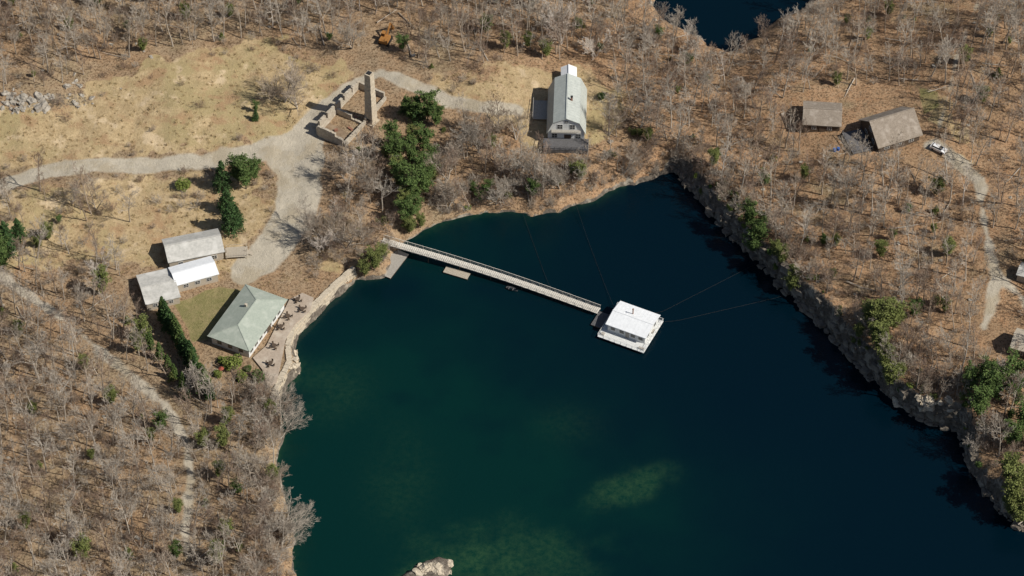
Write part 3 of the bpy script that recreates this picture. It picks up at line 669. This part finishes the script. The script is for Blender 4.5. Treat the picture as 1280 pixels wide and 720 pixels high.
mb.box((-2.5,-Wg/2-4.1,1.45),(7,.1,.08));mb.box((-2.5,-Wg/2-3.9,.1),(7,.06,.6))
mb.obj('side_deck',['deckwood'],eg)
mb=MB();mb.box((Lg/2+.6,0,3.7),(1.1,Wg*.8,.12));mb.box((Lg/2+1.1,0,4.5),(.06,Wg*.8,.07))
for v_ in np.arange(-Wg*.4,Wg*.4+.1,.5): mb.box((Lg/2+1.1,v_,4.1),(.05,.05,.8))
mb.obj('balcony',['deckwood'],eg)
x2,y2,z2=G(711,104)
house('garden_shed',(x2,y2+1,z2,R(-90),4.6,4.2),gable(2.6,.9),('white','whiteroof'),.25,[('e',0,1.5,.8,.8)],[('n',0,1)],None)
house('brown_cottage',frame((1098,184),(1154,167),(1142,127),3.2),gable(3.0,4.0),('darkwood','brownroof'),.6,[('s',-3.5,1.6,1.2,1.1),('s',0,1.6,1.2,1.1),('s',3.5,1.6,1.2,1.1),('w',-2,1.6,1.1,1.1),('w',2,1.6,1.1,1.1),('w',0,4.3,1.2,1),('e',0,1.6,1.2,1.2)],[('w',0,1)],None)
x2,y2,z2=G(1072,182);mb=MB();mb.box((0,0,.5),(5.5,8,.2));
for i in range(6):
    for j in range(2): mb.box((-2.65+j*5.3,-3.9+i*1.56,.8),(.1,.1,1.6))
mb.box((-2.65,0,1.6),(.1,8,.08));mb.box((0,-3.95,1.6),(5.4,.1,.08));mb.obj('wooden_deck',['darkdeck'],None,(x2,y2+1,z2),R(17))
house('old_barn',frame((1003,155),(1052,158),(1050,128),2.8),gable(2.6,1.6),('darkwood','brownroof'),.4,[('s',-2,1.4,1,1),('s',2,1.4,1,1)],[('s',0,1.2)],None)
house('lakeside_cabin',frame((1262,434),(1320,450),(1330,425),3),gable(2.8,1.6),('darkwood','siding'),.4,[('s',-3,1.5,1.2,1.1),('s',0,1.5,1.2,1.1),('w',0,1.5,1,1)],[('w',2,1)],None)
house('tool_shed',frame((1270,343),(1300,352),(1305,335),2.4),gable(2.2,.8),('siding','greyroof'),.3,[('s',0,1.3,.8,.8)],[('w',0,1)],None)
# stone ruin + chimney
gr=G(425,165)[2];A=Vector(P(397,166,gr+.3));B=Vector(P(449,112,gr+.3));C=Vector(P(430,182,gr+.3))
ax=(B-A);Lr=ax.length;yr=math.atan2(ax.y,ax.x);Wr=(C-A).length;cen=A+ax/2+(C-A)/2
e=empty('stone_ruin',(cen.x,cen.y,gr),yr);random.seed(5);mb=MB()
def ruinwall(x0,y0,x1,y1,hfun,mb=mb):
    L=math.dist((x0,y0),(x1,y1));n=int(L/.45);ang=math.atan2(y1-y0,x1-x0)
    for i in range(n):
        t=(i+.5)/n;h_=hfun(t)+rnd(-.1,.1)
        mb.box((x0+(x1-x0)*t,y0+(y1-y0)*t,h_/2-.5),(L/n-.004,.6+rnd(-.02,.02),h_+1),0,ang)
win=lambda t,h: h if (t*5)%1>.22 else h*.55
ruinwall(-Lr/2,Wr/2,Lr/2,Wr/2,lambda t:win(t,3.8));ruinwall(-Lr/2,-Wr/2,Lr/2,-Wr/2,lambda t:1.3 if t<.5 else 2.2)
ruinwall(-Lr/2,-Wr/2+.33,-Lr/2,Wr/2-.33,lambda t:3.2 if t>.3 else 2.2);ruinwall(Lr/2,-Wr/2+.33,Lr/2,Wr/2-.33,lambda t:3.4)
ruinwall(-.8,-Wr/2+.33,-.8,Wr/2-.33,lambda t:2.2 if t>.4 else 1.0)
mb.obj('walls',['stone'],e)
mb=MB();mb.box((0,0,-.1),(Lr-.65,Wr-.65,.4));mb.obj('floor',['earth'],e)
mb=MB()
for i in range(9): mb.box((rnd(-Lr/2+1.5,Lr/2-1.5),rnd(-Wr/2+1.2,Wr/2-1.2),.3),(rnd(.5,1.4),rnd(.4,1),rnd(.4,.8)),0,rnd(0,3))
mb.obj('rubble',['brick'],e)
xc,yc,zc=G(464,152);e=empty('stone_chimney',(xc,yc,zc),yr);mb=MB();n=26;Hc=17.2
random.seed(9)
for i in range(n):
    k=1.2-.34*(i/n);mb.box((rnd(-.02,.02),rnd(-.02,.02),(i+.5)*Hc/n),(2*k+rnd(-.05,.05),2*k+rnd(-.05,.05),Hc/n-.003),0)
mb.box((0,0,-.5),(3.2,3.2,1.6),0);mb.obj('shaft',['palestone'],e)
mb=MB();mb.box((0,0,Hc+.1),(1.1,1.1,.3),0);mb.obj('flue',['metal'],e)
mb=MB();mb.box((-1.3,0,1),(.2,1.2,1.6),0);mb.obj('hearth_opening',['metal'],e)
# ------------------------------------------------------------------ stone wall by the lake, patio
wp=[P(*q) for q in [(342,520),(348,500),(356,481),(366,463),(364,442),(370,420),(388,401),(406,382),(426,363),(445,346)]]
mb=MB();random.seed(3)
for i in range(len(wp)-1):
    a=wp[i];b_=wp[i+1];L=math.dist(a,b_);n=max(1,int(L/1.1));ang=math.atan2(b_[1]-a[1],b_[0]-a[0]);nx_,ny_=-math.sin(ang),math.cos(ang)
    for j in range(n):
        t=(j+.5)/n
        for lay in range(4):
            mb.box((a[0]+(b_[0]-a[0])*t+nx_*(.3+.12*lay)+rnd(-.05,.05),a[1]+(b_[1]-a[1])*t+ny_*(.3+.12*lay),.2+lay*.85+rnd(-.05,.05)),(L/n*rnd(.9,1.15),1.3+rnd(-.15,.2),.84+rnd(-.06,.1)),0,ang+rnd(-.06,.06))
mb.obj('stone_retaining_wall',['palestone'])
pp=[P(a_,b2_,3.3) for a_,b2_ in [(316,447),(333,432),(362,374),(378,366),(392,372),(388,388),(370,404),(357,424),(352,448),(346,478),(334,484),(328,462)]]
mb=MB();n=len(pp);mb.add([(x_,y_,1.5) for x_,y_ in pp]+[(x_,y_,3.32) for x_,y_ in pp],[tuple(range(n,2*n))]+[(i,(i+1)%n,n+(i+1)%n,n+i) for i in range(n)])
mb.obj('stone_patio',['patio'])
def table(px,py,umb=None):
    x_,y_=P(px,py,3.32);e=empty('patio_table',(x_,y_,3.325),rnd(0,3))
    mb=MB();mb.tube([(0,0,.7),(0,0,.76)],[.6,.6],14,0,True);mb.tube([(0,0,0),(0,0,.7)],[.05,.05],6,0);mb.tube([(0,0,0),(0,0,.05)],[.3,.3],10,0,True);mb.obj('table',['darkwood'],e)
    mb=MB()
    for k in range(4):
        a=k*math.pi/2+.4;c=(math.cos(a)*.95,math.sin(a)*.95)
        mb.box((c[0],c[1],.44),(.45,.45,.06),0,a);mb.box((c[0]*1.23,c[1]*1.23,.75),(.06,.45,.6),0,a)
        for u_,v_ in((-1,-1),(1,-1),(1,1),(-1,1)): mb.box((c[0]+u_*.16,c[1]+v_*.16,.21),(.05,.05,.42),0)
    mb.obj('chairs',['darkwood'],e)
for q in [(372,376,None),(360,397,None),(351,410,None),(343,434,None),(338,456,None),(378,388,None)]: table(*q)
x_,y_,z_=G(277,466);mb=MB();mb.tube([(0,0,0),(0,0,1.6)],[.04,.04],6,0);k=10;mb.add([(0,0,2.0)]+[(.7*math.cos(2*math.pi*i/k),.7*math.sin(2*math.pi*i/k),1.6) for i in range(k)],[(0,i+1,(i+1)%k+1) for i in range(k)],1);mb.obj('garden_umbrella',['metal','red'],None,(x_,y_,z_))
# wooden loading deck by workshop
x_,y_,z_=G(296,318);e=empty('wooden_deck',(x_,y_,z_),R(5));mb=MB()
for i in range(14): mb.box((-2.6+i*.4,0,.9),(.36,3.6,.06))
for a_ in(-2.5,2.5):
    for b2_ in(-1.6,0,1.6): mb.box((a_,b2_,.7),(.12,.12,2.2))
for b2_ in(-1.7,1.7): mb.box((0,b2_,1.8),(5.3,.07,.07))
for i in range(4): mb.box((2.9+i*.3,0,.7-i*.2),(.3,1.4,.06))
mb.obj('planks',['siding'],e)
# ------------------------------------------------------------------ footbridge
SB=Vector((*P(478,301,3.0),3.0)) ;EB=Vector((*P(749,389,.9),.9));d=(EB-SB);hd=Vector((d.x,d.y,0));LB=hd.length;hd.normalize();pr=Vector((-hd.y,hd.x,0))
def bpos(t):
    z=3.0*(1-t)**2+.9*(1-(1-t)**2)+.1;return Vector((SB.x+d.x*t,SB.y+d.y*t,z))+pr*(1.3*math.sin(math.pi*t))
e=empty('footbridge',(0,0,0));mb=MB();n=int(LB/.5)
for i in range(n):
    a=bpos(i/n);b_=bpos((i+.8)/n);mb.beam(a,b_,2.1,.07,0)
mb.obj('deck_planks',['bridgewood'],e)
mb=MB();m=28
for s_ in(-1,1):
    for i in range(m):
        a=bpos(i/m)+pr*s_*1.03;b_=bpos((i+1)/m)+pr*s_*1.03
        mb.beam(a+Vector((0,0,1.05)),b_+Vector((0,0,1.05)),.10,.08);mb.beam(a+Vector((0,0,.55)),b_+Vector((0,0,.55)),.03,.05)
        mb.beam(a+Vector((0,0,-.2)),a+Vector((0,0,1.02)),.09,.09)
        mb.beam(a+Vector((0,0,.05)),b_+Vector((0,0,1.0)),.03,.03)
        mb.beam(a-Vector((0,0,.17))-pr*s_*.2,b_-Vector((0,0,.17))-pr*s_*.2,.12,.25)
mb.obj('railings',['bridgewood'],e)
mb=MB()
for i in range(2,m,4):
    a=bpos(i/m)
    for s_ in(-.8,.8): mb.beam((a+pr*s_).to_tuple()[:2]+(-1.5,),a+pr*s_-Vector((0,0,.15)),.16,.16)
mb.obj('piles',['darkwood'],e)
def raft(name,cx_,cy_,w,l,rz_,mat='bridgewood',extra=None):
    e=empty(name,(cx_,cy_,0),rz_);mb=MB();n=int(w/.3)
    for i in range(n): mb.box((-w/2+(i+.5)*w/n,0,.42),(w/n*.85,l,.06))
    mb.obj('planks',[mat],e);mb=MB()
    for s_ in(-1,1): mb.box((0,s_*(l/2-.3),.16),(w-.1,.5,.42))
    mb.obj('floats',['darkwood'],e);return e
yb=math.atan2(hd.y,hd.x)
x_,y_=P(571,341,.4);raft('swim_raft',x_,y_,6.6,2.2,yb,'siding')
x_,y_=P(490,331,.5);raft('boat_dock',x_,y_+.6,9.5,4.4,R(62),'deckwood')
x_,y_=P(640,361,.3);e=empty('rowing_boat',(x_,y_,0),yb)
mb=MB();sec=[(-1.5,.3,.0),(-.9,.5,.0),(0,.58,.0),(.9,.42,.02),(1.6,.04,.1)];vs=[]
for sx,w,zb in sec: vs+=[(sx,-w,.42),(sx,-w*.6,zb-.05),(sx,w*.6,zb-.05),(sx,w,.42)]
fs=[]
for i in range(4):
    for j in range(3): fs.append((i*4+j,i*4+j+1,i*4+j+5,i*4+j+4))
fs.append((0,1,2,3));mb.add(vs,fs)
for sx in(-.8,.3): mb.box((sx,0,.3),(.25,.9,.04))
mb.obj('hull',['darkdeck'],e)
# ------------------------------------------------------------------ floating house
A=Vector(P(745,420,.7));B=Vector(P(803,441,.7));C=Vector(P(831,402,.7));D=A+(C-B);ax=B-A;yf=math.atan2(ax.y,ax.x);Lf=ax.length;Wf=(C-B).length;cen=(A+C)/2
e=empty('floating_house',(cen.x,cen.y,0),yf)
mb=MB();n=int(Lf/.3)
for i in range(n): mb.box((-Lf/2+(i+.5)*Lf/n,0,.68),(Lf/n*.9,Wf,.07))
mb.obj('deck',['white'],e)
mb=MB()
for i in range(5): mb.box((0,-Wf/2+1+i*(Wf-2)/4,.3),(Lf-.2,.7,.62))
mb.obj('pontoons',['metal'],e)
hl,hw,hh=Lf*.80,Wf*.66,2.5;ox,oy=.2,.9
mb=MB();mb.add([(ox+sx*hl/2,oy+sy*hw/2,z_) for z_ in(.72,) for sx in(-1,1) for sy in(-1,1)]+[(ox+sx*hl/2,oy+p*hw/2,.72+hh+q) for sx in(-1,1) for p,q in((-1,0),(0,.75),(1,0))],
 [(0,1,6,5,4),(2,7,8,9,3),(0,4,7,2),(1,3,9,6)]);mb.obj('walls',['white'],e)
mb=MB();ov=.45;zz=.72+hh
vs=[(ox+sx*(hl/2+ov),oy+p*(hw/2+ov),zz+q+dz) for sx in(-1,1) for dz in(.02,.17) for p,q in((-1,-.1),(0,.75),(1,-.1))]
mb.add(vs,[(0,1,7,6),(1,2,8,7),(3,9,10,4),(4,10,11,5),(0,3,4,1),(1,4,5,2),(6,7,10,9),(7,8,11,10),(0,6,9,3),(2,5,11,8)])
for j in range(1,12):
    xx=ox-hl/2-ov+j*(hl+2*ov)/12
    for s_ in(-1,1): mb.beam((xx,oy,zz+.93),(xx,oy+s_*(hw/2+ov),zz+.08),.05,.04)
mb.beam((ox-hl/2-ov-.02,oy,zz+.95),(ox+hl/2+ov+.02,oy,zz+.95),.3,.07);mb.obj('roof',['whiteroof'],e)
mb=MB()
for u_ in(-3.6,-1.2,1.8,3.9):
    mb.box((ox+u_,oy-hw/2-.03,2.1),(1.3,.08,1.2),0);mb.box((ox+u_,oy-hw/2-.05,2.1),(1.1,.08,1.0),1)
for v_ in(-2,2):
    for s_ in(-1,1): mb.box((ox+s_*(hl/2+.03),oy+v_,2.1),(.08,1.3,1.2),0);mb.box((ox+s_*(hl/2+.05),oy+v_,2.1),(.08,1.1,1.0),1)
mb.obj('windows',['trim','glass'],e)
mb=MB();mb.box((ox+.3,oy-hw/2-.04,1.75),(.95,.1,2.0));mb.box((ox-hl/2-.04,oy,1.75),(.1,.95,2.0));mb.obj('door',['deckwood'],e)
mb=MB();mb.tube([(ox-.6,oy+1.2,zz+.3),(ox-.6,oy+1.2,zz+2.4)],[.14,.14],8,0,True);mb.tube([(ox-.6,oy+1.2,zz+2.4),(ox-.6,oy+1.2,zz+2.6)],[.25,.1],8,0,True);mb.obj('stovepipe',['rust'],e)
mb=MB()
pr_=[(-Lf/2+.1,-Wf/2+.1),(Lf/2-.1,-Wf/2+.1),(Lf/2-.1,Wf/2-.1),(-Lf/2+.1,Wf/2-.1)]
for i in range(4):
    a=pr_[i];b_=pr_[(i+1)%4];n=8
    for j in range(n): mb.box((a[0]+(b_[0]-a[0])*j/n,a[1]+(b_[1]-a[1])*j/n,1.2),(.08,.08,1.0))
    mb.beam((*a,1.7),(*b_,1.7),.07,.06);mb.beam((*a,1.25),(*b_,1.25),.03,.03)
mb.obj('railing',['white'],e)
mb=MB();mb.box((Lf/2-1,-Wf/2+1,.95),(1.6,.5,.45));mb.box((-Lf/2+1,-Wf/2+1.2,.95),(.8,.8,.5));mb.box((Lf/2-1,1.5,.95),(.7,1.2,.45));mb.obj('deck_boxes',['deckwood'],e)
x_,y_=P(752,400,.5);raft('landing_platform',x_,y_,3.6,5,yf,'darkdeck')
def cable(a,b_,sag=1.0):
    mb=MB();a=Vector(a);b_=Vector(b_);pts=[]
    for i in range(17):
        t=i/16;p=a.lerp(b_,t);p.z-=sag*4*t*(1-t);p.z=max(p.z,.06);pts.append(p)
    mb.tube(pts,[.028]*17,4);mb.obj('mooring_cable',['metal'])
xr,yr_=P(831,402,.8);x1,y1,z1=G(990,366);cable((xr,yr_,.8),(x1,y1,z1),2.2)
x1,y1,z1=G(945,330);cable((xr-2,yr_+3,.8),(x1,y1,z1),2.4)
x1,y1,z1=G(650,255);a_=P(690,365,1);cable((a_[0],a_[1],1.),(x1,y1,z1),1.2)
x1,y1,z1=G(715,240);a_=P(768,385,1);cable((a_[0],a_[1],1.),(x1,y1,z1),1.5)
# ------------------------------------------------------------------ vehicles
x_,y_,z_=G(1173,188);e=empty('parked_car',(x_,y_,z_+.03),R(-35));mb=MB()
prof=[(-2.2,.45),(-2.22,.8),(-2.1,.98),(-1.0,1.05),(1.2,1.0),(2.05,.85),(2.2,.6),(2.2,.35),(-2.1,.35)]
n=len(prof);mb.add([(p,s_*.88,q) for s_ in(-1,1) for p,q in prof],[tuple(range(n)),tuple(range(n,2*n))[::-1]]+[(i,(i+1)%n,n+(i+1)%n,n+i)[::-1] for i in range(n)])
cab=[(x0,s_*w,z0) for x0,w,z0 in((-1.9,.8,1.0),(-1.45,.66,1.5),(.25,.66,1.5),(1.05,.8,1.0)) for s_ in(-1,1)]
mb.add(cab,[(2,3,5,4)],0);mb.obj('body',['carwhite'],e)
mb=MB();mb.add([(a_,b2_,c2_-.01*(c2_>1.2)) for a_,b2_,c2_ in cab],[(0,1,3,2),(4,5,7,6),(0,2,4,6),(1,7,5,3)]);mb.obj('windows',['glass'],e)
mb=MB()
for a_ in(-1.35,1.35):
    for s_ in(-1,1): mb.tube([(a_,s_*.72,.32),(a_,s_*.92,.32)],[.32,.32],14,0,True)
mb.obj('wheels',['rubber'],e)
x_,y_,z_=G(482,52);e=empty('excavator',(x_,y_,z_),R(70));mb=MB()
for s_ in(-1,1): mb.box((0,s_*1.1,.4),(3.6,.55,.8),0)
mb.obj('tracks',['rubber'],e)
mb=MB();mb.box((-.5,0,1.3),(3,2.3,.9));mb.box((.5,.7,2.1),(1.3,.95,1.3));mb.beam((.9,-.1,1.5),(3.3,-.1,3.8),.35,.45);mb.beam((3.3,-.1,3.8),(4.8,-.1,1.5),.28,.35);mb.box((4.7,-.1,1.0),(.8,1,.8),0,taper=.7);mb.obj('body',['yellow'],e)
mb=MB();mb.box((.52,.72,2.25),(1.34,.99,.7));mb.obj('cab_glass',['glass'],e)
x_,y_,z_=G(1043,189);mb=MB();mb.tube([(0,0,0),(0,0,.45),(0,0,.9)],[.4,.44,.4],12,0,True);mb.tube([(1,0.3,0),(1,.3,.9)],[.4,.4],12,0,True);mb.obj('blue_barrels',['blue'],None,(x_,y_,z_))
# ------------------------------------------------------------------ light, sky, camera
S=Vector((15,-5.5,15.5)).normalized()
w=bpy.data.worlds.new('World');bpy.context.scene.world=w;w.use_nodes=True
nt=w.node_tree;sk=nt.nodes.new('ShaderNodeTexSky');sk.sky_type='NISHITA';sk.sun_disc=False
sk.sun_elevation=math.asin(S.z);sk.sun_rotation=math.atan2(S.x,S.y)
nt.links.new(sk.outputs[0],nt.nodes['Background'].inputs[0]);nt.nodes['Background'].inputs[1].default_value=.06
sl=bpy.data.lights.new('sun','SUN');sl.energy=5.0;sl.angle=R(.5);sl.color=(1,.96,.88)
so=bpy.data.objects.new('sun',sl);bpy.context.scene.collection.objects.link(so);so.rotation_euler=S.to_track_quat('Z','Y').to_euler()
cdat=bpy.data.cameras.new('camera');cam=bpy.data.objects.new('camera',cdat);bpy.context.scene.collection.objects.link(cam)
cam.location=CAM;cam.rotation_euler=(math.pi/2-DEP,0,0);cdat.sensor_width=36;cdat.lens=36*FP/1280;cdat.clip_start=10;cdat.clip_end=6000
sc_=bpy.context.scene;sc_.camera=cam
sc_.view_settings.view_transform='Standard';sc_.view_settings.look='None';sc_.view_settings.exposure=0
